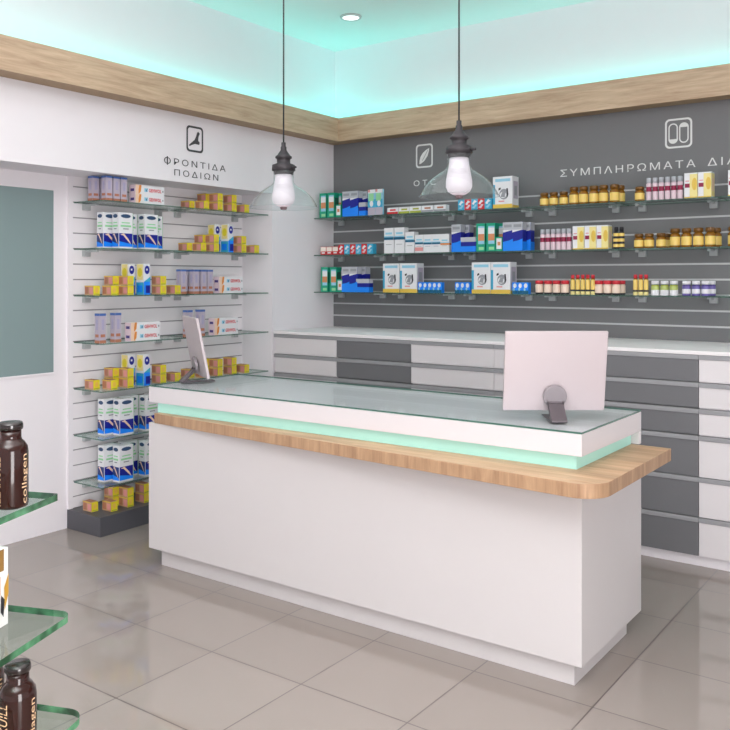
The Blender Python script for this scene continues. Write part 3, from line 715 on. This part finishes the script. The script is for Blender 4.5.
TIERS = [(1.065, (59, 493.6), (0, 518), (27, 490.5), .008), (.79, (74, 612), (0, 660), (10, 603), .035), (.545, (88, 711), (66, 733), (36, 704), .05)]
SHP = []
for z, tip, fr, bk, rad in TIERS:
    T = at_z(*tip, z); Fv = (at_z(*fr, z) - T).normalized(); 
    SHP.append((z, T, Fv, rad))
d0 = (SHP[0][2] + SHP[1][2]); d0.normalize()       # front edge direction, shared by the tiers
d1 = Vector((-d0.y, d0.x, 0))                      # perpendicular: back edge direction
if d1.x > 0: d1 = -d1
for z, T, _, rad in SHP:
    q = []
    L1, L2 = .55, .62
    c = T + d0 * rad + d1 * rad
    for k in range(9):
        a = PI / 2 * k / 8
        q.append(c - d0 * rad * math.cos(a) - d1 * rad * math.sin(a))
    # corner runs from the back edge (k=0) to the front edge
    P2 = T + d0 * L1; P3 = P2 + d1 * L2; P4 = T + d1 * L2
    pts = [P4] + q + [P2, P3]
    ar = sum(pts[i].x * pts[(i + 1) % len(pts)].y - pts[(i + 1) % len(pts)].x * pts[i].y for i in range(len(pts)))
    if ar < 0: pts = pts[::-1]
    b = MB(); b.prism([(v.x, v.y) for v in pts], z - .016, z, FG, FE); b.obj('glass_shelf', ds, do)
cc = SHP[0][1] + d0 * .28 + d1 * .42
b = MB(); b.lathe([(.16, 0), (.16, .012), (.03, .02), (.018, .04), (.018, 1.062), (0, 1.062)], 24, c=(cc.x, cc.y), m=STEEL); b.obj('post', ds, do)

# dark brown bottles
BRN = mat('dark brown bottle', (42, 14, 9), .1, 0, .55, vary=.1); BCAP = mat('black bottle cap', (26, 14, 13), .15, 0, .8)
GOLDP = mat('cream gold print', (226, 190, 150), .5)
def make_bottle():
    o = MB().lathe([(.030, 0), (.038, .003), (.040, .009), (.040, .128), (.038, .142), (.031, .153), (.0255, .158), (.024, .164), (.024, .182), (0, .182)], 40, m=BRN).obj('bottle')
    MB().lathe([(.0, .182), (.0265, .182), (.028, .185), (.028, .194), (.026, .199), (0, .2)], 32, m=BCAP).obj('cap', o)
    for txt, ang, z0, ht, wd in (('collagen', -.3, .012, .019, .115), ('ILLAKUILL', -2.0, .012, .022, .112)):
        me = text_mesh(txt, wd, ht, GOLDP, 'lettering', 1.0)
        for v in me.vertices:     # reads upwards, wrapped round the bottle
            a = ang - (v.co.z - ht / 2) / .0403
            zz = z0 + v.co.x
            v.co = Vector((.0413 * math.cos(a), .0413 * math.sin(a), zz))
        mesh_obj('lettering', me, o)
    return o
bt = make_bottle(); P = at_z(10.5, 507, 1.065); bt.location = (P.x, P.y, 1.0655); bt.rotation_euler = (0, 0, TH)
tag(bt, 'dark brown bottle standing on the top tier of the glass display', 'bottle', 'brown bottles on the display stand')
b2 = copy_tree(bt)
a_ = (17.8 - 365) / FPX; t_ = 1.90; P = Vector(((-SN + a_ * CS) * t_, (CS + a_ * SN) * t_, .5455))
b2.location = P; tag(b2, 'dark brown bottle on the lowest display tier, nearest the camera', 'bottle', 'brown bottles on the display stand')
b3 = copy_tree(bt)
a_ = (-14 - 365) / FPX; t_ = 1.99; P = Vector(((-SN + a_ * CS) * t_, (CS + a_ * SN) * t_, .5455))
b3.location = P; tag(b3, 'dark brown bottle on the lowest tier, half hidden at picture edge', 'bottle', 'brown bottles on the display stand')
# slim gold and white package on the middle tier
gw = C('package white', 235, 233, 232); gg = C('package gold', 196, 146, 46); go = C('package dark gold', 150, 110, 50)
me = box_mesh('carton', .10, .07, .18, gw, [('R', 0, .78, .72, 1, go), ('R', .0, .6, .42, .66, gg), ('R', 0, .5, .12, .4, cBk), ('F', 0, 1, .5, 1, gg), ('F', 0, 1, .1, .5, cBk), ('R', 'p', [(.78, .5), (1, .66), (1, .4), (.8, .2)], gg), ('R', 'p', [(.62, .42), (.8, .34), (.74, .12), (.6, .2)], cBk)])
P = at_z(3, 632, .79)
pk = mesh_obj('carton', me, None, (P.x - .045 - .024, P.y - .017, .7905), (0, 0, TH - .25))
tag(pk, 'gold, white and black package on the middle tier of glass display', 'box')

# ------------------------------------------------------------------ light
def area(name, loc, rot, sx_, sy_, power, col=(1, 1, 1), spread=None):
    d = bpy.data.lights.new(name, 'AREA'); d.shape = 'RECTANGLE'; d.size = sx_; d.size_y = sy_; d.energy = power; d.color = col
    if spread: d.spread = spread
    o = bpy.data.objects.new(name, d); COL.objects.link(o); o.location = loc; o.rotation_euler = rot; return o
TEAL = (.06, 1., .84)
area('cove_light_left', (XL + .05, (YF + YB) / 2, ZB1 - .035), (PI, 0, 0), .05, YB - YF, 13, TEAL)
area('cove_light_back', ((XL + XR) / 2, YB - .05, ZB1 - .035), (PI, 0, 0), XR - XL, .05, 13, TEAL)
area('overhead_fill', (-1.6, 1.8, ZC - .05), (0, 0, 0), 4.0, 3.4, 62, (1, .975, .975))  # added unseen fill for even room light, no actual fitting
area('highlight_fill', (1.2, .1, 1.08), (PI / 2, 0, 1.1), 1.1, 2.1, 95, (1, .98, .98))  # added unseen panel for bottle highlights and frontal fill; no window here
area('upward_fill', (-.6, -.6, 2.7), (PI, 0, 0), 2.0, 2.0, 240, (1, .99, .99))  # added unseen fill aimed up to brighten ceiling and upper walls
w = bpy.data.worlds.new('world'); scene.world = w; w.use_nodes = True
bg = w.node_tree.nodes['Background']; bg.inputs[0].default_value = (1, .975, .985, 1); bg.inputs[1].default_value = 1.06
